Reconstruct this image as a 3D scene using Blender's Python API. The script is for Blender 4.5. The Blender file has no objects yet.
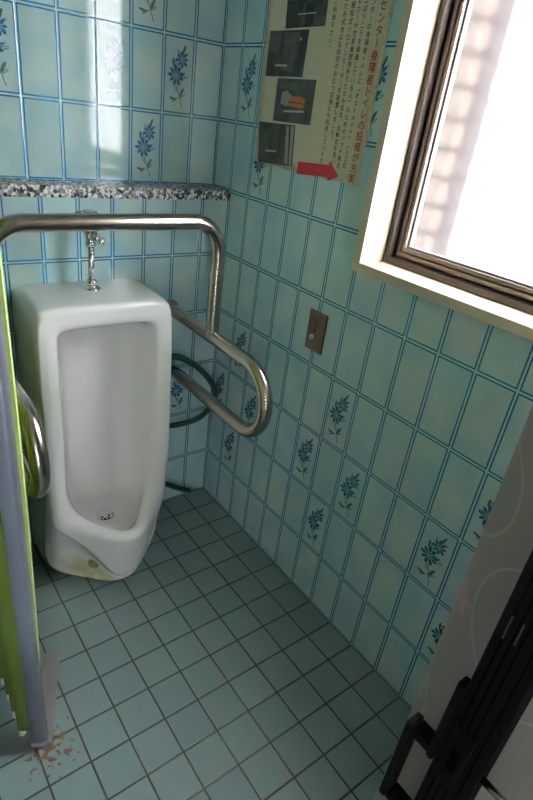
import bpy, bmesh, math, random
from mathutils import Vector, Matrix
random.seed(7)
S = bpy.context.scene
C = S.collection

# ---------------------------------------------------------------- camera
cd = bpy.data.cameras.new('camera'); cam = bpy.data.objects.new('camera', cd); C.objects.link(cam)
R = Matrix(((0.800795, 0.193374, -0.566863), (-0.586955, 0.441744, -0.678488), (0.119206, 0.876053, 0.467248)))
cam.matrix_world = Matrix.Translation((-1.05157, -1.54975, 1.43636)) @ R.to_4x4()
cd.sensor_fit = 'VERTICAL'; cd.sensor_height = 36; cd.lens = 542.52 * 36 / 800
cd.shift_x = (266.5 - 259.47) / 800; cd.shift_y = (401.13 - 400) / 800
cd.clip_start = 0.02
S.camera = cam

# ---------------------------------------------------------------- sky, exposure
SKY = 26.0
w = bpy.data.worlds.new('sky'); S.world = w; w.use_nodes = True
bg = w.node_tree.nodes['Background']; bg.inputs[0].default_value = (0.93, 0.965, 1.0, 1); bg.inputs[1].default_value = SKY
# the sky is brighter on the sun's side (out of the window and behind the viewer)
_n = w.node_tree.nodes; _l = w.node_tree.links
_tc = _n.new('ShaderNodeTexCoord'); _dot = _n.new('ShaderNodeVectorMath'); _dot.operation = 'DOT_PRODUCT'; _dot.inputs[1].default_value = (0.62, -0.74, 0.26)
_mr = _n.new('ShaderNodeMapRange'); _mr.interpolation_type = 'SMOOTHSTEP'; _mr.inputs[1].default_value = 0.0; _mr.inputs[2].default_value = 1.0; _mr.inputs[3].default_value = SKY * 0.85; _mr.inputs[4].default_value = SKY * 2.0
_l.new(_tc.outputs['Generated'], _dot.inputs[0]); _l.new(_dot.outputs['Value'], _mr.inputs[0]); _l.new(_mr.outputs[0], bg.inputs[1])
S.view_settings.view_transform = 'Standard'; S.view_settings.look = 'None'
S.view_settings.exposure = 0.46; S.view_settings.gamma = 1; S.view_settings.use_curve_mapping = False

# ---------------------------------------------------------------- materials
class NT:
    def __init__(s, name):
        s.m = bpy.data.materials.new(name); s.m.use_nodes = True; s.t = s.m.node_tree; s.n = s.t.nodes; s.b = s.n['Principled BSDF']
    def new(s, t, **k):
        n = s.n.new(t)
        for a, v in k.items(): setattr(n, a, v)
        return n
    def link(s, a, b): s.t.links.new(a, b)
    def put(s, sock, v):
        if isinstance(v, (int, float)): sock.default_value = v
        elif isinstance(v, tuple): sock.default_value = v if len(v) == len(sock.default_value) else (*v, 1)
        else: s.link(v, sock)
    def math(s, op, a, b=0.0, c=0.0):
        n = s.new('ShaderNodeMath', operation=op)
        for i, v in enumerate((a, b, c)): s.put(n.inputs[i], v)
        return n.outputs[0]
    def mix(s, f, a, b):
        n = s.new('ShaderNodeMix', data_type='RGBA'); s.put(n.inputs[0], f); s.put(n.inputs[6], a); s.put(n.inputs[7], b); return n.outputs[2]
    def ramp(s, v, lo, hi):
        n = s.new('ShaderNodeMapRange'); s.put(n.inputs[0], v); n.inputs[1].default_value = lo; n.inputs[2].default_value = hi; return n.outputs[0]
    def noise(s, scale, detail=3, vec=None, dims='3D'):
        n = s.new('ShaderNodeTexNoise'); n.inputs['Scale'].default_value = scale; n.inputs['Detail'].default_value = detail
        if vec is not None: s.link(vec, n.inputs['Vector'])
        return n.outputs[0]
    def pos(s):
        g = s.new('ShaderNodeNewGeometry'); x = s.new('ShaderNodeSeparateXYZ'); s.link(g.outputs['Position'], x.inputs[0]); return g.outputs['Position'], x.outputs
    def bump(s, h, strength=0.3, dist=0.001):
        n = s.new('ShaderNodeBump'); n.inputs['Strength'].default_value = strength; n.inputs['Distance'].default_value = dist
        s.put(n.inputs['Height'], h); s.link(n.outputs[0], s.b.inputs['Normal'])
    def set(s, **k):
        for a, v in k.items(): s.put(s.b.inputs[{'col': 'Base Color', 'rough': 'Roughness', 'metal': 'Metallic', 'coat': 'Coat Weight', 'spec': 'Specular IOR Level', 'trans': 'Transmission Weight', 'sheen': 'Sheen Weight'}[a]], v)

def simple(name, col, rough=0.5, metal=0.0, coat=0.0, var=0.06, scale=30, bump=0.0, spec=0.5):
    t = NT(name); n = t.noise(scale, 3, t.pos()[0])
    c2 = tuple(max(0, c * (1 - var * 2)) for c in col)
    t.set(col=t.mix(n, c2, tuple(min(1, c * (1 + var)) for c in col)), rough=rough, metal=metal, coat=coat, spec=spec)
    if bump: t.bump(n, bump, 0.001)
    return t.m

def tile_mat(name, axis, mul=1.0):
    t = NT(name); p, x = t.pos()
    u = t.math('DIVIDE', x[axis], 0.1); v = t.math('DIVIDE', x[2], 0.2)
    fu = t.math('FRACT', t.math('ADD', u, 100.0)); fv = t.math('FRACT', t.math('ADD', v, 100.0))
    du = t.math('MULTIPLY', t.math('SUBTRACT', 0.5, t.math('ABSOLUTE', t.math('SUBTRACT', fu, 0.5))), 0.1)
    dv = t.math('MULTIPLY', t.math('SUBTRACT', 0.5, t.math('ABSOLUTE', t.math('SUBTRACT', fv, 0.5))), 0.2)
    d = t.math('MINIMUM', du, dv)
    ids = t.new('ShaderNodeCombineXYZ'); t.put(ids.inputs[0], t.math('FLOOR', u)); t.put(ids.inputs[1], t.math('FLOOR', v))
    wn = t.new('ShaderNodeTexWhiteNoise', noise_dimensions='2D'); t.link(ids.outputs[0], wn.inputs[0])
    # airbrushed body: paler and greener toward the middle, per-tile shift
    mp = t.new('ShaderNodeVectorMath', operation='ADD'); t.link(p, mp.inputs[0])
    sc = t.new('ShaderNodeVectorMath', operation='SCALE'); t.link(wn.outputs[1], sc.inputs[0]); sc.inputs[3].default_value = 7.0; t.link(sc.outputs[0], mp.inputs[1])
    nz = t.noise(9, 1.5, mp.outputs[0])
    a = t.ramp(nz, 0.35, 0.68)
    body = t.mix(a, (0.40 * mul, 0.62 * mul, 0.67 * mul), (0.56 * mul, 0.71 * mul, 0.67 * mul))
    body = t.mix(t.math('MULTIPLY', wn.outputs[0], 0.25), body, (0.50 * mul, 0.66 * mul, 0.66 * mul))
    rim = (0.74, 0.86, 0.86); blue = (0.006, 0.175, 0.35)
    in1 = t.math('GREATER_THAN', d, 0.0020)
    in2 = t.math('GREATER_THAN', d, 0.0060)
    g1 = t.math('GREATER_THAN', d, 0.0009)
    col = t.mix(in1, rim, blue); col = t.mix(in2, col, body); col = t.mix(g1, (0.45, 0.50, 0.47), col)
    t.set(col=col, rough=t.mix(g1, (0.6, 0.6, 0.6), (0.06, 0.06, 0.06)))
    h = t.ramp(d, 0.0, 0.003)
    wav = t.noise(12, 2)
    t.bump(t.math('ADD', h, t.math('MULTIPLY', wav, 0.3)), 0.3, 0.0015)
    return t.m

def floor_mat():
    t = NT('floor_tile'); p, x = t.pos()
    u = t.math('ADD', t.math('DIVIDE', x[0], 0.1), 100.0); v = t.math('ADD', t.math('DIVIDE', x[1], 0.1), 100.0)
    ed = lambda q: t.math('MULTIPLY', t.math('SUBTRACT', 0.5, t.math('ABSOLUTE', t.math('SUBTRACT', t.math('FRACT', q), 0.5))), 0.1)
    d = t.math('MINIMUM', ed(u), ed(v))
    wob = t.math('MULTIPLY', t.math('SUBTRACT', t.noise(60, 2), 0.5), 0.0012)
    d2 = t.math('ADD', d, wob)
    ids = t.new('ShaderNodeCombineXYZ'); t.put(ids.inputs[0], t.math('FLOOR', u)); t.put(ids.inputs[1], t.math('FLOOR', v))
    wn = t.new('ShaderNodeTexWhiteNoise', noise_dimensions='2D'); t.link(ids.outputs[0], wn.inputs[0])
    body = t.mix(wn.outputs[0], (0.235, 0.330, 0.320), (0.28, 0.380, 0.365))
    body = t.mix(t.math('MULTIPLY', t.ramp(t.noise(18, 5), 0.45, 0.75), 0.25), body, (0.15, 0.23, 0.205))
    grout = t.mix(t.ramp(t.noise(5, 3), 0.4, 0.65), (0.115, 0.085, 0.055), (0.035, 0.028, 0.022))
    m = t.ramp(d2, 0.0018, 0.0030)
    col = t.mix(m, grout, body)
    # rust scabs spreading from the foot of the post
    dx = t.math('ADD', x[0], 0.876); dy = t.math('ADD', x[1], 0.712)
    r = t.math('SQRT', t.math('ADD', t.math('MULTIPLY', dx, dx), t.math('MULTIPLY', dy, dy)))
    near = t.ramp(r, 0.09, 0.0)
    rn = t.noise(65, 4, p)
    k = t.ramp(t.math('ADD', t.math('MULTIPLY', near, 0.26), rn), 0.655, 0.72)
    k = t.math('MULTIPLY', k, t.math('GREATER_THAN', near, 0.02))
    col = t.mix(t.math('MULTIPLY', k, 0.9), col, t.mix(t.ramp(t.noise(90, 2), 0.4, 0.6), (0.25, 0.11, 0.03), (0.10, 0.035, 0.015)))
    t.set(col=col, rough=t.math('ADD', 0.34, t.math('MULTIPLY', t.noise(25, 3), 0.2)))
    t.bump(t.math('ADD', t.ramp(d2, 0.0005, 0.004), t.math('MULTIPLY', t.noise(8, 2), 0.25)), 0.6, 0.0015)
    return t.m

def terrazzo_mat():
    t = NT('terrazzo')
    v = t.new('ShaderNodeTexVoronoi'); v.inputs['Scale'].default_value = 125; v.inputs['Randomness'].default_value = 1
    g = t.new('ShaderNodeNewGeometry'); t.link(g.outputs['Position'], v.inputs['Vector'])
    sep = t.new('ShaderNodeSeparateColor'); t.link(v.outputs['Color'], sep.inputs[0])
    cr = t.new('ShaderNodeValToRGB'); cr.color_ramp.interpolation = 'CONSTANT'; e = cr.color_ramp.elements
    e[0].color = (0.012, 0.013, 0.016, 1); e[1].position = 0.33; e[1].color = (0.75, 0.75, 0.73, 1)
    for p_, c_ in ((0.55, (0.22, 0.22, 0.23, 1)), (0.70, (0.85, 0.84, 0.80, 1)), (0.86, (0.40, 0.38, 0.36, 1))):
        q = e.new(p_); q.color = c_
    t.link(sep.outputs[0], cr.inputs[0])
    ed = t.new('ShaderNodeTexVoronoi', feature='DISTANCE_TO_EDGE'); ed.inputs['Scale'].default_value = 125; t.link(g.outputs['Position'], ed.inputs['Vector'])
    t.set(col=t.mix(t.ramp(ed.outputs[0], 0.0, 0.05), (0.30, 0.31, 0.30), cr.outputs[0]), rough=0.25)
    return t.m

def steel_mat(name, col=(0.52, 0.46, 0.40), rough=0.22):
    t = NT(name); p, x = t.pos(); n = t.noise(25, 2, p); n2 = t.noise(9, 2, p)
    t.set(col=t.mix(t.ramp(n2, 0.35, 0.7), col, tuple(c * 0.82 for c in col)), metal=1.0, rough=t.math('ADD', rough - 0.02, t.math('MULTIPLY', n, 0.05)))
    return t.m

def fabric_mat():
    t = NT('embossed_vinyl'); p, x = t.pos()
    base = t.mix(t.noise(14, 3), (0.29, 0.25, 0.215), (0.34, 0.295, 0.25))
    # a curling white stroke and small pink blossoms printed in the sheet
    def dist(cy, cz):
        a = t.math('SUBTRACT', x[1], cy); b = t.math('SUBTRACT', x[2], cz)
        return t.math('SQRT', t.math('ADD', t.math('MULTIPLY', a, a), t.math('MULTIPLY', b, b))), t.math('ARCTAN2', b, a)
    col = base
    for cy, cz, rad in ((-1.320, 1.130, .070), (-1.310, .800, .070), (-1.47, 1.02, .085)):
        d, _ = dist(cy, cz); ln = t.ramp(t.math('ABSOLUTE', t.math('SUBTRACT', d, rad)), .0022, .0006)
        col = t.mix(t.math('MULTIPLY', ln, 0.30), col, (0.66, 0.58, 0.52))
    for cy, cz in ((-1.366, .990), (-1.40, .62), (-1.39, 1.42)):
        d, a = dist(cy, cz); rr = t.math('ADD', .0165, t.math('MULTIPLY', t.math('SINE', t.math('MULTIPLY', a, 5.0)), .0045))
        k = t.ramp(t.math('SUBTRACT', rr, d), -.0006, .0010)
        col = t.mix(t.math('MULTIPLY', k, 0.55), col, (0.56, 0.34, 0.31))
    t.set(col=col, rough=0.55)
    t.bump(t.noise(300, 2), 0.15, 0.0005)
    return t.m

def paper_mat():
    t = NT('yellowed_paper'); p, x = t.pos()
    y0 = t.math('ABSOLUTE', t.math('ADD', x[1], 0.333)); ez = t.math('SUBTRACT', x[2], 1.305)
    edge = t.math('MAXIMUM', t.ramp(y0, 0.195, 0.225), t.ramp(ez, 0.025, 0.0))
    base = t.mix(t.noise(10, 4), (0.60, 0.56, 0.38), (0.68, 0.63, 0.44))
    k = t.math('MULTIPLY', edge, t.ramp(t.noise(35, 4), 0.45, 0.7))
    # folds: faint horizontal creases
    t.set(col=t.mix(t.math('MULTIPLY', k, 0.8), base, (0.40, 0.22, 0.05)), rough=0.65)
    w_ = t.new('ShaderNodeTexWave', bands_direction='Z'); t.link(p, w_.inputs[0]); w_.inputs['Scale'].default_value = 2.2; w_.inputs['Distortion'].default_value = 3
    t.bump(w_.outputs[0], 0.25, 0.003)
    return t.m

def photo_mat(name, kind):
    t = NT(name); p, x = t.pos()
    n = t.noise(22, 2, p)
    c = t.mix(t.ramp(n, 0.35, 0.65), (0.018, 0.020, 0.018), (0.07, 0.072, 0.062))
    t.set(col=c, rough=0.4); return t.m

def glass_mat():
    t = NT('frosted_glass'); out = t.n['Material Output']
    tr = t.new('ShaderNodeBsdfTranslucent'); tr.inputs[0].default_value = (0.95, 0.96, 0.97, 1)
    rf = t.new('ShaderNodeBsdfRefraction'); rf.inputs['Roughness'].default_value = 0.26; rf.inputs['IOR'].default_value = 1.1
    tp = t.new('ShaderNodeBsdfTransparent')
    gl = t.new('ShaderNodeBsdfGlossy'); gl.inputs['Roughness'].default_value = 0.3
    bmp = t.new('ShaderNodeBump'); bmp.inputs['Strength'].default_value = 0.25; bmp.inputs['Distance'].default_value = 0.001; t.link(t.noise(500, 2), bmp.inputs['Height']); t.link(bmp.outputs[0], rf.inputs['Normal'])
    m1 = t.new('ShaderNodeMixShader'); m1.inputs[0].default_value = 0.006; t.link(rf.outputs[0], m1.inputs[1]); t.link(tr.outputs[0], m1.inputs[2])
    m2 = t.new('ShaderNodeMixShader'); m2.inputs[0].default_value = 0.10; t.link(m1.outputs[0], m2.inputs[1]); t.link(tp.outputs[0], m2.inputs[2])
    m3 = t.new('ShaderNodeMixShader'); m3.inputs[0].default_value = 0.05; t.link(m2.outputs[0], m3.inputs[1]); t.link(gl.outputs[0], m3.inputs[2])
    t.link(m3.outputs[0], out.inputs[0]); return t.m

def brick_mat():
    t = NT('outside_brick'); p, x = t.pos()
    cb = t.new('ShaderNodeCombineXYZ'); t.put(cb.inputs[0], x[1]); t.put(cb.inputs[1], x[2])
    b = t.new('ShaderNodeTexBrick'); t.link(cb.outputs[0], b.inputs[0])
    b.inputs['Color1'].default_value = (0.80, 0.62, 0.55, 1); b.inputs['Color2'].default_value = (0.72, 0.55, 0.50, 1); b.inputs['Mortar'].default_value = (0.42, 0.36, 0.36, 1)
    b.inputs['Scale'].default_value = 1; b.inputs['Brick Width'].default_value = 0.22; b.inputs['Row Height'].default_value = 0.085; b.inputs['Mortar Size'].default_value = 0.008; b.inputs['Mortar Smooth'].default_value = 0.5
    t.set(col=b.outputs[0], rough=0.9); return t.m

def ceramic_mat():
    t = NT('white_ceramic'); p, x = t.pos()
    # yellow scale left on the foot in front of the bolt caps, and a faint tint in the bowl
    k = t.math('MULTIPLY', t.ramp(x[2], .085, .030), t.ramp(t.math('ABSOLUTE', t.math('ADD', x[0], .585)), .11, .02))
    k = t.math('MULTIPLY', k, t.ramp(t.noise(30, 3, p), .15, .50))
    base = t.mix(t.noise(4, 2, p), (0.87, 0.86, 0.83), (0.90, 0.89, 0.86))
    t.set(col=t.mix(t.math('MULTIPLY', k, 0.75), base, (0.58, 0.52, 0.20)), rough=0.10, coat=0.3); return t.m

M = dict(
    tile_y=tile_mat('wall_tile_right', 1), tile_x=tile_mat('wall_tile_back', 0), floor=floor_mat(), terrazzo=terrazzo_mat(),
    plaster=simple('ceiling_board', (0.62, 0.62, 0.58), 0.8), cream=simple('cream_paint', (0.66, 0.57, 0.42), 0.45, var=0.03),
    bronze=simple('bronze_aluminium', (0.036, 0.025, 0.021), 0.35, 0.6), bronze_light=simple('bronze_edge', (0.19, 0.145, 0.125), 0.35, 0.6),
    gasket=simple('grey_gasket', (0.22, 0.21, 0.22), 0.5), glass=glass_mat(), brick=simple('outside_render', (0.036, 0.018, 0.018), 0.9),
    ceramic=ceramic_mat(), pale_brick=simple('pale_brick', (0.085, 0.045, 0.036), 0.9), steel=steel_mat('brushed_steel'), chrome=steel_mat('chrome', (0.75, 0.75, 0.75), 0.09),
    dull_steel=steel_mat('dull_steel', (0.40, 0.38, 0.37), 0.42), black=simple('black_hole', (0.01, 0.01, 0.01), 0.5),
    cap=simple('yellowed_plastic_cap', (0.42, 0.34, 0.18), 0.4), stain=simple('urine_scale', (0.62, 0.52, 0.25), 0.4),
    asphalt=simple('asphalt', (0.10, 0.10, 0.10), 0.9), plate_grey=simple('worn_plate', (0.34, 0.31, 0.31), 0.5, 0.3), hose=simple('green_vinyl_hose', (0.004, 0.070, 0.038), 0.3), plate=steel_mat('bronze_plate', (0.30, 0.23, 0.17), 0.38),
    ivory=simple('ivory_button', (0.62, 0.57, 0.44), 0.4), engraved=simple('engraved_black', (0.02, 0.018, 0.015), 0.5),
    paper=paper_mat(), ink=simple('black_ink', (0.018, 0.016, 0.013), 0.6), red=simple('red_ink', (0.42, 0.03, 0.02), 0.6), crimson=simple('crimson_ink', (0.50, 0.012, 0.03), 0.5),
    photo=photo_mat('dark_photo', 0), p_grey=simple('photo_grey', (0.10, 0.10, 0.085), 0.4, var=0.3), p_mid=simple('photo_brown', (0.10, 0.065, 0.045), 0.4, var=0.3),
    p_pale=simple('photo_pale', (0.34, 0.34, 0.28), 0.4, var=0.2), p_orange=simple('photo_orange', (0.62, 0.16, 0.04), 0.4, var=0.2), p_black=simple('photo_black', (0.02, 0.022, 0.02), 0.4, var=0.3), p_white=simple('photo_caption', (0.50, 0.48, 0.38), 0.5),
    petal=simple('petal_blue', (0.012, 0.12, 0.27), 0.15, var=0.3, scale=300), heart=simple('flower_heart', (0.30, 0.42, 0.50), 0.15), stem=simple('stem_olive', (0.10, 0.13, 0.10), 0.15, var=0.3, scale=200), leaf=simple('leaf_blue_grey', (0.10, 0.20, 0.24), 0.15, var=0.3, scale=200),
    lime=simple('lime_vinyl', (0.135, 0.20, 0.015), 0.42, var=0.08), lime_pale=simple('pale_lime_vinyl', (0.56, 0.68, 0.22), 0.4), alu=simple('satin_aluminium', (0.42, 0.43, 0.54), 0.32, 0.75, var=0.04),
    glide=simple('white_plastic', (0.7, 0.7, 0.68), 0.4), fabric=fabric_mat(), blackp=simple('black_plastic', (0.005, 0.005, 0.0055), 0.6, var=0.2, spec=0.08), blackg=simple('black_groove', (0.002, 0.002, 0.002), 0.8, spec=0.03),
    brass=steel_mat('latch_rod', (0.55, 0.47, 0.38), 0.25), slotpale=simple('slot_pale_grey', (0.035, 0.037, 0.04), 0.5), concrete=simple('corridor_paint', (0.30, 0.31, 0.31), 0.8),
)

# ---------------------------------------------------------------- helpers
def obj(name, bm, mats, parent=None, smooth=False, kind=None):
    me = bpy.data.meshes.new(name); bm.normal_update(); bm.to_mesh(me); bm.free()
    for m in (mats if isinstance(mats, (list, tuple)) else [mats]): me.materials.append(M[m])
    if smooth:
        me.shade_smooth()
    o = bpy.data.objects.new(name, me); C.objects.link(o)
    if parent:
        o.parent = parent; o.matrix_parent_inverse = parent.matrix_world.inverted() if False else Matrix.Translation(-parent.location)
    if kind: o['kind'] = kind
    return o
def thing(name, label, cat, loc=(0, 0, 0), group=None):
    o = bpy.data.objects.new(name, None); C.objects.link(o); o.location = loc; o.empty_display_size = 0.05
    o['label'] = label; o['category'] = cat
    if group: o['group'] = group
    return o
def tag(o, label, cat):
    o['label'] = label; o['category'] = cat; return o
def box(bm, x0, x1, y0, y1, z0, z1, mi=0):
    v = [bm.verts.new((x, y, z)) for x in (x0, x1) for y in (y0, y1) for z in (z0, z1)]
    for f in ((0, 1, 3, 2), (4, 6, 7, 5), (0, 4, 5, 1), (2, 3, 7, 6), (0, 2, 6, 4), (1, 5, 7, 3)):
        bm.faces.new([v[i] for i in f]).material_index = mi
def newbox(*a, bev=0.0, seg=2):
    bm = bmesh.new(); box(bm, *a)
    if bev: bmesh.ops.bevel(bm, geom=bm.edges[:], offset=bev, segments=seg, affect='EDGES', profile=0.5)
    bmesh.ops.recalc_face_normals(bm, faces=bm.faces[:]); return bm
def fillet(pts, r, n=10):
    P = [Vector(p) for p in pts]; out = [P[0]]
    for i in range(1, len(P) - 1):
        a, b, c = P[i - 1], P[i], P[i + 1]; d1 = (a - b).normalized(); d2 = (c - b).normalized()
        ang = d1.angle(d2); t = min(r / math.tan(ang / 2), 0.499 * (a - b).length, 0.499 * (c - b).length); rr = t * math.tan(ang / 2)
        bis = (d1 + d2).normalized(); cen = b + bis * (rr / math.sin(ang / 2))
        s = b + d1 * t - cen; e = b + d2 * t - cen
        for k in range(n + 1):
            out.append(cen + s.normalized().slerp(e.normalized(), k / n) * s.length)
    out.append(P[-1]); return out
def spline(pts, n=10, closed=False):
    P = [Vector(p) for p in pts]; N = len(P); out = []
    for i in range(N if closed else N - 1):
        g = (lambda k: P[k % N]) if closed else (lambda k: P[max(0, min(N - 1, k))])
        p0, p1, p2, p3 = g(i - 1), g(i), g(i + 1), g(i + 2)
        for k in range(n):
            t = k / n
            out.append(0.5 * ((2 * p1) + (p2 - p0) * t + (2 * p0 - 5 * p1 + 4 * p2 - p3) * t * t + (3 * p1 - p0 - 3 * p2 + p3) * t ** 3))
    if not closed: out.append(P[-1])
    return out
def tube(bm, path, r, seg=20, cap=True, mi=0):
    path = [p for i, p in enumerate(path) if i == 0 or (p - path[i - 1]).length > 1e-6]
    T = [(path[min(i + 1, len(path) - 1)] - path[max(i - 1, 0)]).normalized() for i in range(len(path))]
    u = T[0].orthogonal().normalized(); rings = []
    for i, p in enumerate(path):
        if i: u = T[i - 1].rotation_difference(T[i]) @ u
        u = (u - T[i] * u.dot(T[i])).normalized(); v = T[i].cross(u)
        rr = r[i] if isinstance(r, list) else r
        rings.append([bm.verts.new(p + (u * math.cos(a) + v * math.sin(a)) * rr) for a in (2 * math.pi * k / seg for k in range(seg))])
    for a, b in zip(rings, rings[1:]):
        for k in range(seg): bm.faces.new((a[k], a[(k + 1) % seg], b[(k + 1) % seg], b[k])).material_index = mi
    if cap: bm.faces.new(rings[0][::-1]).material_index = mi; bm.faces.new(rings[-1]).material_index = mi
def lathe(bm, prof, origin, axis=(0, 0, 1), seg=28, mi=0):
    ax = Vector(axis).normalized(); u = ax.orthogonal().normalized(); v = ax.cross(u); o = Vector(origin); rings = []
    for r, h in prof:
        rings.append([bm.verts.new(o + ax * h + (u * math.cos(a) + v * math.sin(a)) * max(r, 1e-5)) for a in (2 * math.pi * k / seg for k in range(seg))])
    for a, b in zip(rings, rings[1:]):
        for k in range(seg): bm.faces.new((a[k], a[(k + 1) % seg], b[(k + 1) % seg], b[k])).material_index = mi
    bm.faces.new(rings[0][::-1]).material_index = mi; bm.faces.new(rings[-1]).material_index = mi
def sphere(bm, c, r, s=(1, 1, 1)):
    bmesh.ops.create_uvsphere(bm, u_segments=24, v_segments=16, radius=r, matrix=Matrix.Translation(c) @ Matrix.Diagonal((*s, 1)))

# ---------------------------------------------------------------- tile flowers (in the wall meshes, as printed pattern)
def flower(bm, P, col, row):
    """P(u,v,h) maps tile-local metres (u right, v up) and height off the wall to world."""
    lay = [0]
    def poly(pts, mi):
        lay[0] += 1; h = 0.0002 + 0.000005 * lay[0]
        try: bm.faces.new([bm.verts.new(P(a, b, h)) for a, b in pts]).material_index = mi
        except ValueError: pass
    def stroke(pts, w0, mi=3):
        w0 *= 1.2
        for (a, b), (c, d) in zip(pts, pts[1:]):
            L = math.hypot(c - a, d - b) or 1; nx, ny = -(d - b) / L * w0, (c - a) / L * w0
            poly([(a - nx, b - ny), (c - nx, d - ny), (c + nx, d + ny), (a + nx, b + ny)], mi)
    def leafp(cx, cy, ang, L, W, fill):
        ca, sa = math.cos(ang), math.sin(ang); pts = []
        for k in range(14):
            t = 2 * math.pi * k / 14; a = L * 0.5 * (1 - math.cos(t)) if k <= 7 else L * 0.5 * (1 - math.cos(t)); b = W * math.sin(t) * (0.6 + 0.4 * math.cos(t / 2))
            pts.append((cx + a * ca - b * sa, cy + a * sa + b * ca))
        if fill is not None: poly(pts, fill)
        stroke(pts + [pts[0]], 0.0005)
        stroke([(cx, cy), (cx + L * 0.85 * ca, cy + L * 0.85 * sa)], 0.0004)
    def bloom(cx, cy, r, n, ph):
        for k in range(n):
            a = ph + 2 * math.pi * k / n; rr = r * (0.92 + 0.16 * ((k * 7) % 5) / 5)
            q = []
            for da, f in ((0, 0.08), (-0.40, 0.35), (-0.50, 0.62), (-0.34, 0.84), (0.0, 1.06), (0.30, 0.86), (0.50, 0.64), (0.42, 0.35)):
                q.append((cx + math.cos(a + da * math.pi / n * 1.7) * rr * f, cy + math.sin(a + da * math.pi / n * 1.7) * rr * f))
            poly(q, 1)
            stroke([(cx + math.cos(a) * rr * 0.3, cy + math.sin(a) * rr * 0.3), (cx + math.cos(a) * rr * 0.8, cy + math.sin(a) * rr * 0.7)], 0.00025, 2)
        poly([(cx + math.cos(t) * r * 0.17, cy + math.sin(t) * r * 0.17) for t in (2 * math.pi * k / 10 for k in range(10))], 2)
        for k in range(5):
            t = 2 * math.pi * k / 5 + 0.4; poly([(cx + math.cos(t) * r * 0.16 + math.cos(s) * 0.0009, cy + math.sin(t) * r * 0.16 + math.sin(s) * 0.0009) for s in (2 * math.pi * j / 6 for j in range(6))], 3)
    # stem
    stroke([(0.043, 0.078), (0.046, 0.068), (0.052, 0.056), (0.057, 0.043), (0.061, 0.030), (0.066, 0.017)], 0.0009)
    stroke([(0.056, 0.046), (0.049, 0.042), (0.043, 0.040)], 0.0007)
    stroke([(0.055, 0.050), (0.060, 0.058), (0.064, 0.064)], 0.0007)
    leafp(0.046, 0.040, math.radians(172), 0.025, 0.005, 4)
    leafp(0.043, 0.040, math.radians(215), 0.014, 0.003, None)
    leafp(0.058, 0.046, math.radians(66), 0.026, 0.0065, 4)
    leafp(0.060, 0.044, math.radians(38), 0.017, 0.004, None)
    leafp(0.036, 0.080, math.radians(-62), 0.026, 0.006, None)
    leafp(0.066, 0.150, math.radians(40), 0.016, 0.004, None)
    leafp(0.050, 0.116, math.radians(120), 0.028, 0.004, None)
    leafp(0.056, 0.092, math.radians(22), 0.026, 0.005, None)
    leafp(0.058, 0.098, math.radians(45), 0.018, 0.004, 4)
    leafp(0.034, 0.122, math.radians(98), 0.022, 0.005, 4)
    leafp(0.062, 0.155, math.radians(72), 0.025, 0.005, 4)
    leafp(0.050, 0.152, math.radians(108), 0.014, 0.003, None)
    bloom(0.041, 0.101, 0.0265, 9, 0.3)
    bloom(0.059, 0.142, 0.0205, 8, 0.1)
FM = ['petal', 'heart', 'stem', 'leaf']

# ---------------------------------------------------------------- structure
YB = -3.0; XL = -1.9; ZC = 2.45
bm = newbox(XL - .1, .1, YB, .2, -.1, 0); obj('floor', bm, 'floor', kind='structure')
bm = newbox(XL - .1, .25, YB, .2, ZC, ZC + .1); obj('ceiling', bm, 'plaster', kind='structure')
# back wall: lower face stands 100 mm proud of the upper one, terrazzo ledge between
bm = newbox(XL, 0, 0, .2, 0, 1.1705)
for c, r in ((1, 2), (3, 2), (2, 1), (2, 3), (6, 2), (7, 3), (8, 2), (7, 1)):
    flower(bm, lambda u, v, h, c=c, r=r: (-.1 * (c + 1) + u, -h, .2 * r + v), c, r)
obj('wall_back', bm, ['tile_x'] + FM, kind='structure')
bm = newbox(XL, 0, .1, .2, 1.2, ZC)
for c, r in ((2, 8), (3, 7), (1, 7), (2, 6), (6, 7), (8, 7), (7, 6), (7, 8)):
    flower(bm, lambda u, v, h, c=c, r=r: (-.1 * (c + 1) + u, .1 - h, .2 * r + v), c, r)
obj('wall_upper', bm, ['tile_x'] + FM, kind='structure')
bm = newbox(XL, -.0005, -.008, .1, 1.171, 1.2015, bev=.0015); obj('trim_1', bm, 'terrazzo', kind='structure')
# right wall with window hole
WY0, WY1, WZ0, WZ1 = -1.34, -.62, 1.133, 1.95
bm = bmesh.new()
box(bm, 0, .13, YB, .2, 0, WZ0); box(bm, 0, .13, YB, .2, WZ1, ZC); box(bm, 0, .13, YB, WY0, WZ0, WZ1); box(bm, 0, .13, WY1, .2, WZ0, WZ1)
for c, r in ((6, 3), (5, 2), (7, 2), (6, 1), (10, 2), (12, 2), (11, 1), (11, 3), (1, 3), (0, 2), (2, 2), (1, 1), (0, 7), (2, 7), (1, 6), (1, 8), (5, 7)):
    flower(bm, lambda u, v, h, c=c, r=r: (-h, -.1 * c - u, .2 * r + v), c, r)
obj('wall_right', bm, ['tile_y'] + FM, kind='structure')
bm = newbox(XL - .1, XL, YB, .2, 0, ZC); obj('wall_left', bm, 'concrete', kind='structure')
bm = bmesh.new(); box(bm, XL, 0, YB - .1, YB, 1.9, ZC); box(bm, XL, -1.8, YB - .1, YB, 0, 1.9); box(bm, -1.69, 0, YB - .1, YB, 0, 1.9)  # unseen wall; its narrow gap is added to let in sky fill
obj('wall_front', bm, 'concrete', kind='structure')
bm = newbox(.77, .87, -.345, 1.6, -1, 3.4)
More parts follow.
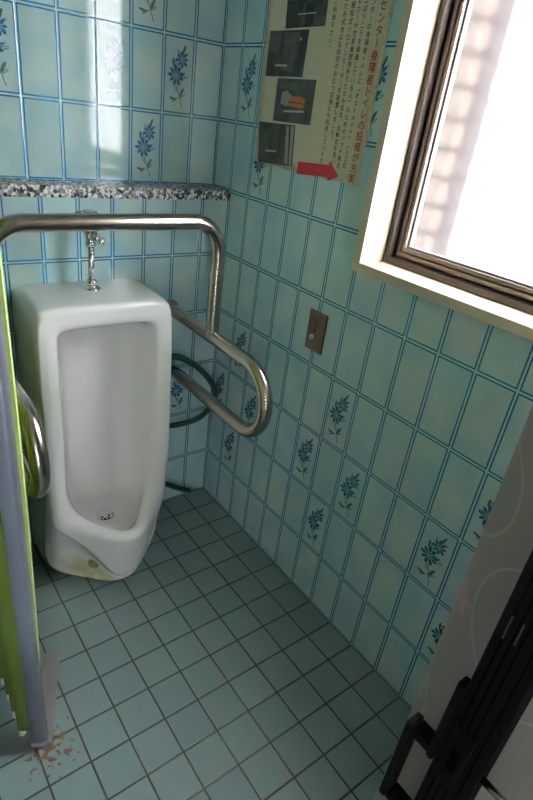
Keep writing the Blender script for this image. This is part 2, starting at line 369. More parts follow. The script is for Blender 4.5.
for k in range(44):
    b2 = newbox(.73, .80, -.27, .02, -.9 + k * .096, -.9 + k * .096 + .082, bev=.012); t_ = bpy.data.meshes.new('t'); b2.to_mesh(t_); b2.free(); n0 = len(bm.faces); bm.from_mesh(t_); bm.faces.ensure_lookup_table()
    for f in bm.faces[n0:]: f.material_index = 1
obj('wall_outside', bm, ['brick', 'pale_brick'], kind='structure')

bm = bmesh.new(); box(bm, .131, .22, .2, 3.4, -1, 5); box(bm, .131, .22, YB, .2, 2.3, 5); obj('wall_sky_block', bm, 'concrete', kind='structure')  # unseen outer wall, added so the alley beyond the window gets less sky
obj('ground_sky_block', newbox(.165, 9, -9, 4, -.4, -.3), 'asphalt', kind='structure')  # unseen ground, added to cut the sky light coming from below

# window
win = bpy.data.objects.new('window_1', None); C.objects.link(win); win.location = (.08, -.98, WZ0); win['kind'] = 'structure'
def ring(bm, x0, x1, a, b, m):
    """rectangular frame between opening inset a and inset b"""
    y0, y1, z0, z1 = WY0, WY1, WZ0, WZ1
    box(bm, x0, x1, y1 - b, y1 - a, z0 + a, z1 - a, m); box(bm, x0, x1, y0 + a, y0 + b, z0 + a, z1 - a, m)
    box(bm, x0, x1, y0 + b, y1 - b, z0 + a, z0 + b, m); box(bm, x0, x1, y0 + b, y1 - b, z1 - b, z1 - a, m)
bm = bmesh.new(); ring(bm, -.014, .078, -.022, .002, 0); bmesh.ops.bevel(bm, geom=[e for e in bm.edges], offset=.001, segments=1, affect='EDGES')
obj('window_frame', bm, 'cream', win)
bm = bmesh.new(); ring(bm, .070, .129, .001, .018, 0); ring(bm, .098, .129, .018, .024, 0); obj('outer_sash_track', bm, 'bronze', win)
bm = bmesh.new(); ring(bm, .090, .118, .024, .033, 1); ring(bm, .100, .118, .033, .037, 0); ring(bm, .094, .118, .037, .045, 1); ring(bm, .104, .1175, .045, .050, 2)
obj('sash', bm, ['bronze', 'bronze_light', 'gasket'], win)
bm = newbox(.112, .116, WY0 + .05, WY1 - .05, WZ0 + .05, WZ1 - .05); obj('pane', bm, 'glass', win)

# ---------------------------------------------------------------- urinal
ur = thing('urinal', 'white ceramic floor-standing urinal with low lip against the back wall', 'urinal', (-.5, 0, 0))
# control rings, right half: each ring lists (dx, y, z) for 14 stations from top centre round to bottom centre
def urinal_body():
    rings = []
    # r0: back edge on wall
    rings.append([(0.0000, -0.0030, 0.9370), (0.1000, -0.0030, 0.9370), (0.1670, -0.0030, 0.9370), (0.1950, -0.0030, 0.9250), (0.1970, -0.0030, 0.8600), (0.1970, -0.0030, 0.6200), (0.1990, -0.0030, 0.3800), (0.2020, -0.0030, 0.2400), (0.2060, -0.0030, 0.1000), (0.2070, -0.0030, 0.0000), (0.1700, -0.0030, 0.0000), (0.1000, -0.0030, 0.0000), (0.0500, -0.0030, 0.0000), (0.0000, -0.0030, 0.0000)])
    # r1
    rings.append([(0.0000, -0.1000, 0.9380), (0.1000, -0.1000, 0.9380), (0.1740, -0.1000, 0.9370), (0.1970, -0.1000, 0.9180), (0.1980, -0.1000, 0.8500), (0.1980, -0.1000, 0.6200), (0.2000, -0.1000, 0.3800), (0.2020, -0.0900, 0.2400), (0.2060, -0.0800, 0.1000), (0.2070, -0.0750, 0.0000), (0.1700, -0.1000, 0.0000), (0.1000, -0.1200, 0.0000), (0.0500, -0.1200, 0.0000), (0.0000, -0.1200, 0.0000)])
    # r2 : near front outer edge / floor outline
    rings.append([(0.0000, -0.1950, 0.9370), (0.1020, -0.1950, 0.9370), (0.1754, -0.1880, 0.9360), (0.1970, -0.1860, 0.9120), (0.1990, -0.1930, 0.8500), (0.1990, -0.1960, 0.6200), (0.2000, -0.2000, 0.4000), (0.2020, -0.1830, 0.2600), (0.2030, -0.1500, 0.1200), (0.2020, -0.1500, 0.0010), (0.1300, -0.2280, 0.0010), (0.0650, -0.2900, 0.0010), (0.0300, -0.3120, 0.0010), (0.0000, -0.3160, 0.0010)])
    # r2b : just above the floor
    rings.append([(0.0000, -0.2090, 0.9330), (0.1030, -0.2090, 0.9330), (0.1751, -0.2010, 0.9320), (0.1945, -0.1990, 0.9100), (0.1985, -0.2090, 0.8500), (0.1985, -0.2130, 0.6200), (0.2005, -0.2150, 0.4100), (0.2025, -0.1950, 0.2800), (0.2030, -0.1600, 0.1400), (0.2030, -0.1540, 0.0300), (0.1300, -0.2320, 0.0280), (0.0660, -0.2940, 0.0280), (0.0310, -0.3180, 0.0300), (0.0000, -0.3220, 0.0300)])
    # r3 : outer face / recess
    rings.append([(0.0000, -0.2140, 0.9240), (0.1030, -0.2140, 0.9240), (0.1669, -0.2120, 0.9220), (0.1890, -0.2110, 0.9020), (0.1930, -0.2170, 0.8500), (0.1930, -0.2230, 0.6200), (0.1960, -0.2270, 0.4200), (0.1990, -0.2100, 0.3000), (0.1990, -0.1720, 0.1300), (0.1680, -0.1300, 0.0520), (0.1000, -0.1400, 0.0460), (0.0600, -0.2320, 0.0440), (0.0300, -0.3160, 0.0440), (0.0000, -0.3250, 0.0440)])
    rings.append([(0.0000, -0.2135, 0.9145), (0.1015, -0.2135, 0.9145), (0.1624, -0.2120, 0.9125), (0.1840, -0.2115, 0.8970), (0.1880, -0.2175, 0.8450), (0.1880, -0.2245, 0.6200), (0.1915, -0.2295, 0.4250), (0.1950, -0.2160, 0.3050), (0.1910, -0.2120, 0.2220), (0.1600, -0.2360, 0.2180), (0.1160, -0.2700, 0.1780), (0.0700, -0.3080, 0.1140), (0.0360, -0.3350, 0.0580), (0.0000, -0.3400, 0.0540)])
    rings.append([(0.0000, -0.2130, 0.9050), (0.1000, -0.2130, 0.9050), (0.1580, -0.2120, 0.9030), (0.1790, -0.2120, 0.8920), (0.1830, -0.2180, 0.8400), (0.1830, -0.2260, 0.6200), (0.1870, -0.2320, 0.4300), (0.1910, -0.2220, 0.3100), (0.1900, -0.2260, 0.2350), (0.1600, -0.2540, 0.2300), (0.1180, -0.2900, 0.1900), (0.0740, -0.3230, 0.1250), (0.0380, -0.3400, 0.0640), (0.0000, -0.3440, 0.0600)])
    rings.append([(0.0000, -0.2130, 0.8985), (0.1000, -0.2130, 0.8985), (0.1540, -0.2125, 0.8965), (0.1725, -0.2125, 0.8860), (0.1765, -0.2190, 0.8350), (0.1765, -0.2275, 0.6200), (0.1805, -0.2345, 0.4300), (0.1855, -0.2270, 0.3180), (0.1830, -0.2330, 0.2515), (0.1560, -0.2630, 0.2235), (0.1150, -0.3010, 0.1920), (0.0740, -0.3380, 0.1630), (0.0370, -0.3610, 0.1490), (0.0000, -0.3675, 0.1470)])
    # r5 : outer below crest
    rings.append([(0.0000, -0.2130, 0.8920), (0.1000, -0.2130, 0.8920), (0.1500, -0.2130, 0.8900), (0.1660, -0.2130, 0.8800), (0.1700, -0.2200, 0.8300), (0.1700, -0.2290, 0.6200), (0.1740, -0.2370, 0.4300), (0.1800, -0.2320, 0.3260), (0.1760, -0.2400, 0.2680), (0.1520, -0.2640, 0.2420), (0.1120, -0.3020, 0.2340), (0.0720, -0.3450, 0.2340), (0.0360, -0.3760, 0.2340), (0.0000, -0.3850, 0.2340)])
    # r6 crest
    rings.append([(0.0000, -0.2110, 0.8800), (0.0900, -0.2110, 0.8800), (0.1320, -0.2110, 0.8770), (0.1470, -0.2110, 0.8680), (0.1500, -0.2170, 0.8200), (0.1500, -0.2280, 0.6200), (0.1530, -0.2360, 0.4300), (0.1620, -0.2330, 0.3400), (0.1530, -0.2440, 0.2860), (0.1340, -0.2680, 0.2640), (0.0980, -0.3100, 0.2530), (0.0650, -0.3480, 0.2520), (0.0320, -0.3760, 0.2520), (0.0000, -0.3840, 0.2520)])
    # r7 inner crest
    rings.append([(0.0000, -0.2020, 0.8700), (0.0900, -0.2020, 0.8700), (0.1250, -0.2020, 0.8670), (0.1390, -0.2020, 0.8570), (0.1410, -0.2080, 0.8100), (0.1410, -0.2190, 0.6200), (0.1420, -0.2280, 0.4300), (0.1450, -0.2260, 0.3520), (0.1310, -0.2320, 0.3020), (0.1120, -0.2480, 0.2790), (0.0810, -0.2870, 0.2690), (0.0530, -0.3220, 0.2660), (0.0250, -0.3470, 0.2640), (0.0000, -0.3540, 0.2640)])
    # r8 inside
    rings.append([(0.0000, -0.1750, 0.8620), (0.0850, -0.1750, 0.8620), (0.1180, -0.1750, 0.8580), (0.1310, -0.1750, 0.8480), (0.1330, -0.1800, 0.8000), (0.1330, -0.1900, 0.6200), (0.1340, -0.2000, 0.4300), (0.1360, -0.2000, 0.3450), (0.1210, -0.2080, 0.2900), (0.1020, -0.2260, 0.2620), (0.0730, -0.2680, 0.2500), (0.0470, -0.3030, 0.2440), (0.0220, -0.3280, 0.2410), (0.0000, -0.3350, 0.2410)])
    rings.append([(0.0000, -0.1100, 0.8520), (0.0800, -0.1100, 0.8520), (0.1140, -0.1120, 0.8460), (0.1260, -0.1150, 0.8360), (0.1280, -0.1180, 0.7900), (0.1280, -0.1250, 0.6200), (0.1280, -0.1350, 0.4300), (0.1270, -0.1500, 0.3350), (0.1250, -0.1700, 0.2650), (0.1060, -0.1950, 0.2200), (0.0800, -0.2300, 0.1980), (0.0540, -0.2620, 0.1900), (0.0280, -0.2840, 0.1870), (0.0000, -0.2900, 0.1870)])
    rings.append([(0.0000, -0.0550, 0.8350), (0.0700, -0.0550, 0.8350), (0.1000, -0.0600, 0.8300), (0.1130, -0.0660, 0.8180), (0.1160, -0.0680, 0.7700), (0.1160, -0.0700, 0.6200), (0.1160, -0.0750, 0.4300), (0.1150, -0.0900, 0.3200), (0.1080, -0.1100, 0.2250), (0.0920, -0.1350, 0.1760), (0.0700, -0.1650, 0.1640), (0.0480, -0.1900, 0.1600), (0.0240, -0.2050, 0.1580), (0.0000, -0.2100, 0.1580)])
    rings.append([(0.0000, -0.0400, 0.8000), (0.0500, -0.0400, 0.8000), (0.0700, -0.0400, 0.7950), (0.0850, -0.0430, 0.7800), (0.0880, -0.0430, 0.7400), (0.0880, -0.0430, 0.6000), (0.0880, -0.0460, 0.4300), (0.0860, -0.0540, 0.3000), (0.0800, -0.0680, 0.1950), (0.0680, -0.0920, 0.1620), (0.0520, -0.1150, 0.1560), (0.0340, -0.1320, 0.1540), (0.0180, -0.1420, 0.1530), (0.0000, -0.1450, 0.1530)])
    rings.append([(0.0000, -0.0370, 0.7400), (0.0250, -0.0370, 0.7400), (0.0420, -0.0370, 0.7350), (0.0520, -0.0380, 0.7200), (0.0550, -0.0380, 0.6900), (0.0550, -0.0380, 0.5600), (0.0550, -0.0400, 0.4200), (0.0530, -0.0440, 0.2700), (0.0480, -0.0560, 0.1800), (0.0400, -0.0750, 0.1580), (0.0300, -0.0900, 0.1550), (0.0200, -0.0980, 0.1540), (0.0100, -0.1020, 0.1540), (0.0000, -0.1040, 0.1540)])
    bm = bmesh.new(); R_ = []
    for r in rings:
        left = [(-.5 - d, y, z) for d, y, z in r[1:-1]][::-1]; full = [(-.5 + d, y, z) for d, y, z in r] + left
        R_.append([bm.verts.new(p) for p in full])
    n = len(R_[0])
    for a, b in zip(R_, R_[1:]):
        for k in range(n): bm.faces.new((a[k], a[(k + 1) % n], b[(k + 1) % n], b[k]))
    for R0 in (R_[-1],):
        h = n // 2
        for k in range(1, h - 1): bm.faces.new((R0[k], R0[k + 1], R0[n - k - 1], R0[n - k]))
        bm.faces.new((R0[0], R0[1], R0[n - 1])); bm.faces.new((R0[h], R0[h + 1], R0[h - 1]))
    bmesh.ops.recalc_face_normals(bm, faces=bm.faces[:])
    return bm
o = obj('ceramic_body', urinal_body(), 'ceramic', ur, smooth=True)
md = o.modifiers.new('sub', 'SUBSURF'); md.levels = md.render_levels = 3
# drain
bm = bmesh.new(); lathe(bm, [(.0, -.004), (.026, -.004), (.030, .001), (.0295, .004), (.024, .005), (.021, .001), (0.0, .001)], (-.495, -.150, .1555), (0.02, -.12, 1))
dr = obj('drain', bm, 'ceramic', ur, smooth=True)
bm = bmesh.new()
for k in range(6):
    a = k * math.pi / 3; tube(bm, [Vector((-.495 + .0125 * math.cos(a), -.150 + .0125 * math.sin(a), .1535)), Vector((-.495 + .0125 * math.cos(a), -.150 + .0125 * math.sin(a), .1575))], .0042, 10)
obj('strainer_holes', bm, 'black', dr)
bm = bmesh.new(); tube(bm, [Vector((-.495 + .0262 * math.cos(t), -.150 + .0262 * math.sin(t), .1607 - .003 * math.sin(t))) for t in [math.radians(a) for a in range(-150, 60, 6)]], .0012, 6)
obj('drain_gap', bm, 'black', dr)
bm = bmesh.new(); sphere(bm, (-.573, -.240, .054), .0165); lathe(bm, [(.019, 0), (.019, .008), (.014, .012), (0, .013)], (-.568, -.226, .049), (-.35, -.8, .5))
obj('bolt_cap', bm, 'cap', ur, smooth=True)

# ---------------------------------------------------------------- flush pipe and valve
fv = thing('flush_valve', 'chrome flush pipe and valve rising from the top of the urinal to the back wall', 'flush valve', (-.496, -.08, .938))
bm = bmesh.new(); tube(bm, fillet([(-.496, -.08, .94), (-.496, -.08, 1.07)], .01), .0085, 20); obj('pipe', bm, 'chrome', fv, smooth=True)
bm = bmesh.new(); lathe(bm, [(.024, .0), (.0245, .003), (.019, .007), (.014, .009), (.0135, .012), (.016, .013), (.016, .024), (.013, .027), (.0085, .028)], (-.496, -.08, .9375), seg=6 * 6); obj('escutcheon', bm, 'chrome', fv, smooth=True)
bm = bmesh.new(); lathe(bm, [(.009, 0), (.0145, .001), (.0145, .010), (.012, .012), (.012, .020), (.018, .032), (.020, .045), (.020, .064), (.016, .070), (.012, .073), (.012, .080), (.021, .082), (.022, .090), (.019, .094), (.0, .095)], (-.496, -.08, 1.058)); obj('valve_body', bm, 'chrome', fv, smooth=True)
bm = bmesh.new(); lathe(bm, [(.006, 0), (.006, .010), (.010, .012), (.0125, .018), (.012, .024), (.006, .028), (0, .028)], (-.489, -.092, 1.082), (.62, -.50, -.30)); obj('push_button', bm, 'chrome', fv, smooth=True)
bm = bmesh.new(); tube(bm, fillet([(-.496, -.085, 1.118), (-.496, -.012, 1.118)], .01), .011, 20); obj('inlet_pipe', bm, 'chrome', fv, smooth=True)
bm = bmesh.new(); lathe(bm, [(.020, 0), (.020, .004), (.016, .008), (.012, .010)], (-.496, -.0006, 1.118), (0, -1, 0)); obj('wall_flange', bm, 'chrome', fv, smooth=True)

# ---------------------------------------------------------------- grab bar
gb = thing('grab_bar', 'bent stainless steel support rail framing the urinal, fixed to the back wall', 'handrail', (-.5, 0, .7))
rb = .0203
for X, nm in ((-.2, 'side_loop'), (-.8, 'side_loop')):
    bm = bmesh.new(); tube(bm, fillet([(X, -.004, .824), (X, -.560, .824), (X, -.560, .612), (X, -.004, .612)], .1059, 22), rb, 24, cap=False); obj(nm, bm, 'steel', gb, smooth=True)
bm = bmesh.new(); tube(bm, fillet([(-.2, -.265, .826), (-.2, -.265, 1.161), (-.8, -.265, 1.161), (-.8, -.265, .826)], .085, 18), rb, 24, cap=False); obj('crossbar', bm, 'steel', gb, smooth=True)
for X in (-.2, -.8):
    for Z in (.824, .612):
        bm = bmesh.new(); lathe(bm, [(.030, 0), (.030, .006), (.027, .010), (.022, .012), (.0205, .016)], (X, -.0006, Z), (0, -1, 0)); obj('wall_flange', bm, 'dull_steel', gb, smooth=True)

# ---------------------------------------------------------------- hose
bm = bmesh.new()
p = [(-.262, -.02, .61), (-.20, -.030, .657), (-.12, -.055, .622), (-.066, -.092, .555), (-.058, -.100, .490), (-.092, -.075, .415), (-.15, -.045, .383), (-.22, -.025, .378), (-.262, -.022, .395), (-.282, -.02, .40), (-.278, -.018, .30), (-.262, -.025, .19), (-.225, -.03, .132), (-.17, -.028, .088), (-.12, -.024, .052), (-.085, -.022, .032)]
tube(bm, spline(p, 10), .0105, 16)
hs = obj('water_hose', bm, 'hose', smooth=True); tag(hs, 'dark green garden hose coiled behind the urinal with its end near the floor', 'hose')
bm = bmesh.new(); tube(bm, [Vector((-.0862, -.0222, .0328)), Vector((-.0838, -.0219, .0313))], .0055, 12); obj('hose_mouth', bm, 'black', hs)

# ---------------------------------------------------------------- call plate
cp = thing('call_button_plate', 'small bronze call plate with ivory push button on the right tiled wall', 'button', (0, -.503, .905))
obj('plate', newbox(-.006, -.0006, -.5385, -.4685, .845, .963, bev=.0012), 'plate', cp)
bm = bmesh.new(); lathe(bm, [(.0078, 0), (.0078, .006), (.0068, .0075), (0, .0078)], (-.0055, -.4945, .886), (-1, 0, 0)); obj('button', bm, 'ivory', cp, smooth=True)
bm = bmesh.new(); lathe(bm, [(.0095, 0), (.0095, .001), (.008, .001)], (-.0059, -.4945, .886), (-1, 0, 0)); lathe(bm, [(.0038, 0), (.0038, .0008), (0, .0008)], (-.0059, -.5010, .9065), (-1, 0, 0)); obj('indicator_hole', bm, 'engraved', cp)  # dark ring round the button, dark disc for the indicator hole

# ---------------------------------------------------------------- text helper (upright lettering on the right wall, facing the room)
def glyphs(items, name, mat, parent, x):
    """items: (char, y, z, size, rotate) centred; converted to one mesh"""
    bm = bmesh.new(); cache = {}
    for ch, y, z, s, rot in items:
        if ch not in cache:
            cu = bpy.data.curves.new('glyph', 'FONT'); cu.body = ch; cu.size = 1; cu.extrude = 0; cu.offset = 0.013; cu.resolution_u = 3
            to = bpy.data.objects.new('glyph', cu); C.objects.link(to)
            dg = bpy.context.evaluated_depsgraph_get(); me = bpy.data.meshes.new_from_object(to.evaluated_get(dg)); cache[ch] = me
            C.objects.unlink(to); bpy.data.objects.remove(to); bpy.data.curves.remove(cu)
        me = cache[ch]
        cx, cy = 0.5, 0.38
        vs = []
        for v in me.vertices:
            a, b = v.co.x - cx, v.co.y - cy
            if rot: a, b = b, -a
            vs.append(bm.verts.new((x, y - a * s, z + b * s)))
        for f in me.polygons:
            try: bm.faces.new([vs[i] for i in f.vertices])
            except ValueError: pass
    for me in cache.values(): bpy.data.meshes.remove(me)
    for f in bm.faces:
        f.normal_update()
        if f.normal.x > 0: f.normal_flip()
    return obj(name, bm, mat, parent)
def column(txt, y, zbot, pitch, size):
    out = []; n = len(txt)
    for i, ch in enumerate(txt):
        z = zbot + (n - 1 - i + .5) * pitch; rot = ch in 'ー（）「」、。' and ch not in '、。'
        yy = y
        if ch in '、。': yy -= size * .55; z += size * .55
        out.append((ch, yy, z, size, rot))
    return out
glyphs(column('呼出', -.503, .919, .0125, .0115), 'engraved_text', 'engraved', cp, -.0064)

# ---------------------------------------------------------------- poster
po = thing('poster', 'yellowed paper notice with red and black vertical Japanese text and four dark photographs', 'poster', (0, -.333, 1.305))
bm = bmesh.new(); NY, NZ = 24, 30
def px(y, z): return -.0016 - .0006 * math.sin(y * 40) * math.sin(z * 23)
gv = {}
for i in range(NY + 1):
    for j in range(NZ + 1):
        t = j / NZ; y = (-.119 + .03 * 0 + .016 * min(1, t * 1.0)) * (1 - i / NY) + (-.556 - .004 * t) * (i / NY); z = 1.304 + t * .60
        if j == 0: z += .002 * math.sin(i * 1.3)
        gv[i, j] = bm.verts.new((px(y, z), y, z))
for i in range(NY):
    for j in range(NZ): bm.faces.new((gv[i, j], gv[i + 1, j], gv[i + 1, j + 1], gv[i, j + 1]))
sheet = obj('sheet', bm, 'paper', po, smooth=True); sm = sheet.modifiers.new('s', 'SOLIDIFY'); sm.thickness = .0006; sm.offset = 0
for s_, y_, zb, pt in (('センターの身障者トイレに「オストメイト」（人工肛', -.5005, 1.337, .0152), ('工ぼうこうを装着している人）のためのパウチ等洗', -.4775, 1.334, .0155),
                   ('シャワーや衣服着脱用折りたたみ式台、自動式手洗い', -.4570, 1.341, .0151), ('自動感知式ハロゲンヒーターを設置しました。', -.4375, 1.389, .0155),
                   ('たたみ式台は乳幼児のおむつ交換にも利用していただ', -.4135, 1.337, .0150), ('てご利用下さい。', -.3770, 1.584, .0155)):
    glyphs(column(s_, y_ + .001, zb, pt, 0.0140), 'text_column', 'ink', po, -.0034)
glyphs(column('センター身障者トイレの設備が充実', -.5305, 1.308, .0235, .0225), 'red_heading', 'red', po, -.0034)
bm = bmesh.new()
def flat(bm, pts, x, mi=0): bm.faces.new([bm.verts.new((x, a, b)) for a, b in pts]).material_index = mi
flat(bm, [(-.321, 1.330), (-.321, 1.299), (-.445, 1.309), (-.447, 1.300), (-.484, 1.3165), (-.443, 1.348), (-.443, 1.338)], -.0032); obj('red_arrow', bm, 'crimson', po)
bm = bmesh.new(); 
for k in range(95):
    z = 1.318 + k * .0044; flat(bm, [(-.5130, z), (-.5136, z), (-.5136, z + .0026), (-.5130, z + .0026)], -.0030)
obj('dotted_rule', bm, 'ink', po)
def photo(q, extra, cap):
    bm = bmesh.new(); flat(bm, q, -.0030)
    L = lambda u, v: tuple((q[3][i] * (1 - u) + q[2][i] * u) * (1 - v) + (q[0][i] * (1 - u) + q[1][i] * u) * v for i in (0, 1))
    for k, (pts, mi) in enumerate(extra): flat(bm, [L(*p_) for p_ in pts], -.0031 - .00005 * k, mi)
    (c0, v0), (c1, v1) = cap
    flat(bm, [L(c0, v0), L(c1, v1), L(c1, v1 + .05), L(c0, v0 + .05)], -.0036, 6)
    obj('photograph', bm, ['photo', 'p_grey', 'p_mid', 'p_pale', 'p_orange', 'p_black', 'p_white'], po)
photo([(-.190, 1.697), (-.348, 1.690), (-.349, 1.638), (-.194, 1.635)], [([(.45, 0), (.5, .9), (.42, .9), (.4, 0)], 1), ([(.72, .05), (.98, .05), (.98, .4), (.74, .3)], 1), ([(.5, 0), (.72, 0), (.7, .8), (.5, .9)], 5)], ((.3, .46), (.76, .5)))
photo([(-.130, 1.631), (-.293, 1.632), (-.290, 1.528), (-.129, 1.526)], [([(.42, .1), (.68, .12), (.80, .95), (.4, .96)], 1), ([(.40, .28), (.62, .28), (.64, .66), (.40, .68)], 2), ([(.72, .0), (.92, .02), (.98, .98), (.86, .98)], 5), ([(.36, .0), (.62, .0), (.6, .12), (.42, .16)], 5), ([(.02, .6), (.3, .5), (.32, .96), (.02, .96)], 1), ([(.80, .78), (.85, .78), (.85, .84), (.81, .84)], 6)], ((.24, .22), (.56, .22)))
photo([(-.187, 1.523), (-.347, 1.524), (-.347, 1.421), (-.187, 1.419)], [([(.15, .42), (.34, .36), (.44, .62), (.30, .74), (.16, .68)], 3), ([(.36, .38), (.76, .36), (.80, .56), (.62, .62), (.42, .60)], 4), ([(.36, .46), (.74, .44), (.74, .47), (.38, .50)], 2), ([(.1, .78), (.6, .74), (.55, .9), (.1, .9)], 1)], ((.26, .23), (.80, .26)))
photo([(-.124, 1.412), (-.288, 1.416), (-.298, 1.314), (-.139, 1.306)], [([(.38, .3), (.56, .32), (.58, .84), (.40, .84)], 2), ([(.56, .28), (.62, .28), (.66, .84), (.58, .84)], 5), ([(.78, .04), (.86, .04), (.84, .96), (.76, .96)], 3), ([(.90, .02), (.97, .02), (.97, .97), (.89, .97)], 3), ([(.02, .1), (.3, .1), (.25, .8), (.02, .7)], 1)], ((.22, .28), (.54, .30)))

# ---------------------------------------------------------------- green accordion partition (left)
ga = thing('accordion_partition', 'lime green pleated accordion partition with an aluminium end post left of the urinal', 'partition', (-.89, -.695, 0))
LX, LY = .001, -.001     # lean of the post per metre
def pp(z, dx=0, dy=0): return (-.89 + LX * z + dx, -.695 + LY * z + dy, z)
a0 = math.radians(-36)
prof = []
for k in range(24):   # rounded flat profile, 36 mm wide toward the viewer
    t = 2 * math.pi * k / 24; c, s = math.cos(t), math.sin(t)
    u = .0185 * math.copysign(abs(c) ** .7, c); v = .014 * math.copysign(abs(s) ** .7, s)
    prof.append((u * math.cos(a0) - v * math.sin(a0), u * math.sin(a0) + v * math.cos(a0)))
bm = bmesh.new(); Rg = []
for z in (.012, .5, 1.0, 1.5, 1.95): Rg.append([bm.verts.new(pp(z, *q)) for q in prof])
for a, b in zip(Rg, Rg[1:]):
    for k in range(24): bm.faces.new((a[k], a[(k + 1) % 24], b[(k + 1) % 24], b[k]))
bm.faces.new(Rg[0][::-1]); bm.faces.new(Rg[-1]); obj('end_post', bm, 'alu', ga, smooth=True)
bm = bmesh.new(); Rg = []
for z in (.010, .016, .017, .022, .023, .030):
    f = 1.06 if z in (.017, .022) else 1.0; Rg.append([bm.verts.new(pp(z, q[0] * 1.03 * f, q[1] * 1.03 * f)) for q in prof])
for a, b in zip(Rg, Rg[1:]):
    for k in range(24): bm.faces.new((a[k], a[(k + 1) % 24], b[(k + 1) % 24], b[k]))
obj('post_cap', bm, 'alu', ga, smooth=True)
# pleats running back to the wall
bm = bmesh.new(); xs = []
npl = 13
pts = [(-.897, -.672)]
for k in range(npl): 
    y = -.650 + k * .0535; pts.append((-.926, y)); pts.append((-.872, y + .027))
path = spline([(a, b, 0) for a, b in pts], 6); path = [q for q in path if q.y < -.012]
cols = []
for q in path: cols.append([bm.verts.new((q.x + LX * z * .6, q.y, z)) for z in (.035, .5, 1.0, 1.5, 1.95)])
for a, b in zip(cols, cols[1:]):
    for k in range(4): bm.faces.new((a[k], b[k], b[k + 1], a[k + 1]))
o = obj('pleated_vinyl', bm, 'lime', ga, smooth=True); sm = o.modifiers.new('s', 'SOLIDIFY'); sm.thickness = .002
# pale edge piping seen behind the post, slightly bowed
bm = bmesh.new(); A = []
for k in range(17):
    z = .30 + k * .1; bow = .0180 + .0068 * math.sin(math.pi * min(1, max(0, (z - .30) / 1.2))) 
    ca, sa = math.cos(a0), math.sin(a0)
    c = Vector(pp(z)); A.append([bm.verts.new(c + Vector((ca * (bow - w_) - sa * d_, sa * (bow - w_) + ca * d_, 0))) for w_, d_ in ((0, .004), (0, .010), (.018, .012), (.018, .002))])
for a, b in zip(A, A[1:]):
    for k in range(4): bm.faces.new((a[k], a[(k + 1) % 4], b[(k + 1) % 4], b[k]))
bm.faces.new(A[0][::-1]); bm.faces.new(A[-1]); bmesh.ops.recalc_face_normals(bm, faces=bm.faces[:]); obj('edge_strip', bm, 'lime_pale', ga)
for k in range(12):
    y = -.650 + k * .0535
    bm = bmesh.new(); lathe(bm, [(.009, 0), (.008, .012), (.005, .026), (.003, .03)], (-.918, y, .006), seg=14); obj('glide', bm, 'glide', ga, smooth=True)
# foot plates
def slab(bm, p0, p1, w_, z0, z1, round0=False):
    a = Vector((p0[0], p0[1], 0)); b = Vector((p1[0], p1[1], 0)); d = (b - a).normalized(); n = Vector((-d.y, d.x, 0)); out = []
    if round0:
        for k in range(13):
            t = math.pi / 2 + math.pi * k / 12; out.append(a + (d * math.cos(t) + n * math.sin(t)) * w_ / 2)
    else: out += [a + n * w_ / 2, a - n * w_ / 2]
    out += [b - n * w_ / 2, b + n * w_ / 2]
    lo = [bm.verts.new((q.x, q.y, z0)) for q in out]; hi = [bm.verts.new((q.x, q.y, z1)) for q in out]
    bm.faces.new(lo[::-1]); bm.faces.new(hi); n_ = len(out)
    for k in range(n_): bm.faces.new((lo[k], lo[(k + 1) % n_], hi[(k + 1) % n_], hi[k]))
bm = bmesh.new(); slab(bm, (-.792, -.478), (-.886, -.70), .045, .0005, .009, True); bmesh.ops.recalc_face_normals(bm, faces=bm.faces[:]); obj('foot_plate', bm, 'plate_grey', ga)
bm = bmesh.new(); slab(bm, (-.897, -.686), (-1.20, -.55), .05, .0005, .008); bmesh.ops.recalc_face_normals(bm, faces=bm.faces[:]); obj('foot_plate', bm, 'dull_steel', ga)

# ---------------------------------------------------------------- accordion door beside the camera (right foreground)
ad = thing('accordion_door', 'pale floral vinyl accordion door with a black lead post and handle in the right foreground', 'door', (-.6, -1.452, 0))
Y0, Y1, X0, X1 = -1.4756, -1.4285, -.630, -.598
ZT = 2.05
obj('lead_post', newbox(X0, X1, Y0, Y1, .01, ZT, bev=.002), 'blackp', ad)
bm = bmesh.new()
for y in (Y1 - .010, Y1 - .018, Y1 - .026, Y0 + .010): box(bm, X0 - .0006, X0 + .001, y - .0012, y + .0012, .02, ZT - .01)
obj('post_groove', bm, 'blackg', ad)
def pleat(bm, ypk, yin, x_start, n, pitch, sgn, ph=0):
    pts = [(x_start, yin)]
    for k in range(n):
        pts.append((x_start + (k + .5) * pitch, ypk + .004 * math.sin(k * 2.1 + ph))); pts.append((x_start + (k + 1) * pitch, yin))
    path = spline([(a, b, 0) for a, b in pts], 8); cols = []
    zs = [.02 + (ZT - .04) * j / 20 for j in range(21)]
    for i, q in enumerate(path):
        if q.x > -.012: break
        cols.append([bm.verts.new((q.x, q.y + sgn * .002 * math.sin(z * 5 + i * .1), z)) for z in zs])
    for a, b in zip(cols, cols[1:]):
        for k in range(20): bm.faces.new((a[k], b[k], b[k + 1], a[k + 1]))
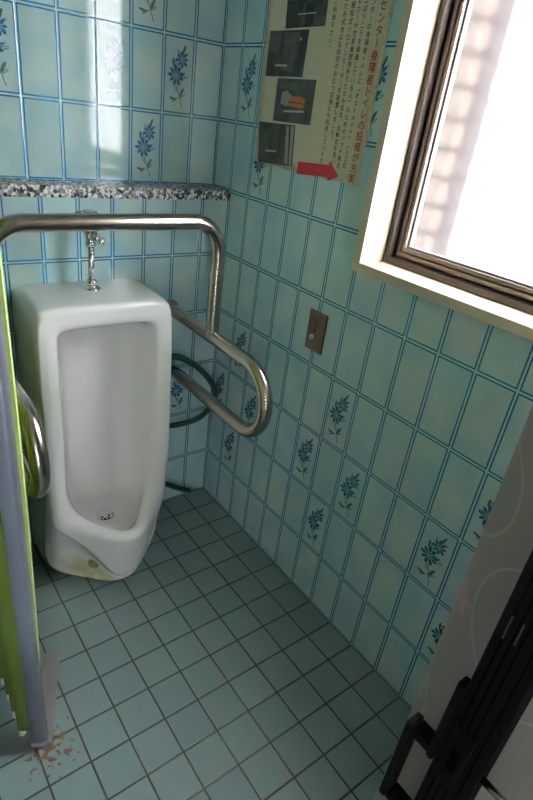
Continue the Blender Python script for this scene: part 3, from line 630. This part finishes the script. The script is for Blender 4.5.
bm = bmesh.new(); pleat(bm, -1.3575, Y1 - .006, X1 - .006, 6, .098, 1); f1 = obj('inner_pleats', bm, 'fabric', ad, smooth=True); sm = f1.modifiers.new('s', 'SOLIDIFY'); sm.thickness = .0015
bm = bmesh.new(); pleat(bm, -1.540, Y0 + .006, X1 - .006, 6, .098, -1, 1); f2 = obj('outer_pleats', bm, 'fabric', ad, smooth=True); sm = f2.modifiers.new('s', 'SOLIDIFY'); sm.thickness = .0015
# handle on the room side of the post
HY = Y1 + .044
bm = newbox(X0 + .004, X1 - .004, HY - .010, HY, .680, .832, bev=.003)
hd = obj('handle', bm, 'blackp', ad)
bm = bmesh.new(); box(bm, X0 + .006, X1 - .006, Y1 + .0002, HY - .009, .815, .831); bmesh.ops.bevel(bm, geom=bm.edges[:], offset=.002, segments=2, affect='EDGES'); obj('handle_bracket', bm, 'blackp', hd)
bm = bmesh.new(); box(bm, X0 + .006, X1 - .006, Y1 + .0002, HY - .009, .681, .697); bmesh.ops.bevel(bm, geom=bm.edges[:], offset=.002, segments=2, affect='EDGES'); obj('handle_bracket', bm, 'blackp', hd)
bm = bmesh.new(); tube(bm, [Vector((-.614, Y1 + .0002, .812)), Vector((-.614, Y1 + .034, .812))], .004, 12); obj('handle_screw', bm, 'dull_steel', hd, smooth=True)
obj('latch_lever', newbox(X0 - .002, X0 + .014, Y1 + .0003, Y1 + .009, .822, .952, bev=.0025), 'blackp', ad)
lp = obj('lock_plate', newbox(X0 - .0035, X0 - .0004, Y0 + .016, Y1 - .008, .815, .905, bev=.001), 'blackp', ad)
obj('thumb_turn', newbox(X0 - .0045, X0 - .0033, Y0 + .023, Y1 - .014, .838, .872, bev=.0004), 'blackg', lp)
bm = bmesh.new(); box(bm, X0 - .0012, X0 - .0002, -1.4500, -1.4485, 1.040, 1.067); box(bm, X0 - .0012, X0 - .0002, -1.4390, -1.4375, 1.037, 1.067); obj('slot', bm, 'slotpale', ad)  # two thin lines, paler than the post, mark the slots
bm = bmesh.new(); tube(bm, fillet([(X0 + .012, Y0 - .0003, .850), (X0 + .012, Y0 - .050, .850)], .01), .0042, 14); obj('latch_rod', bm, 'brass', ad, smooth=True)
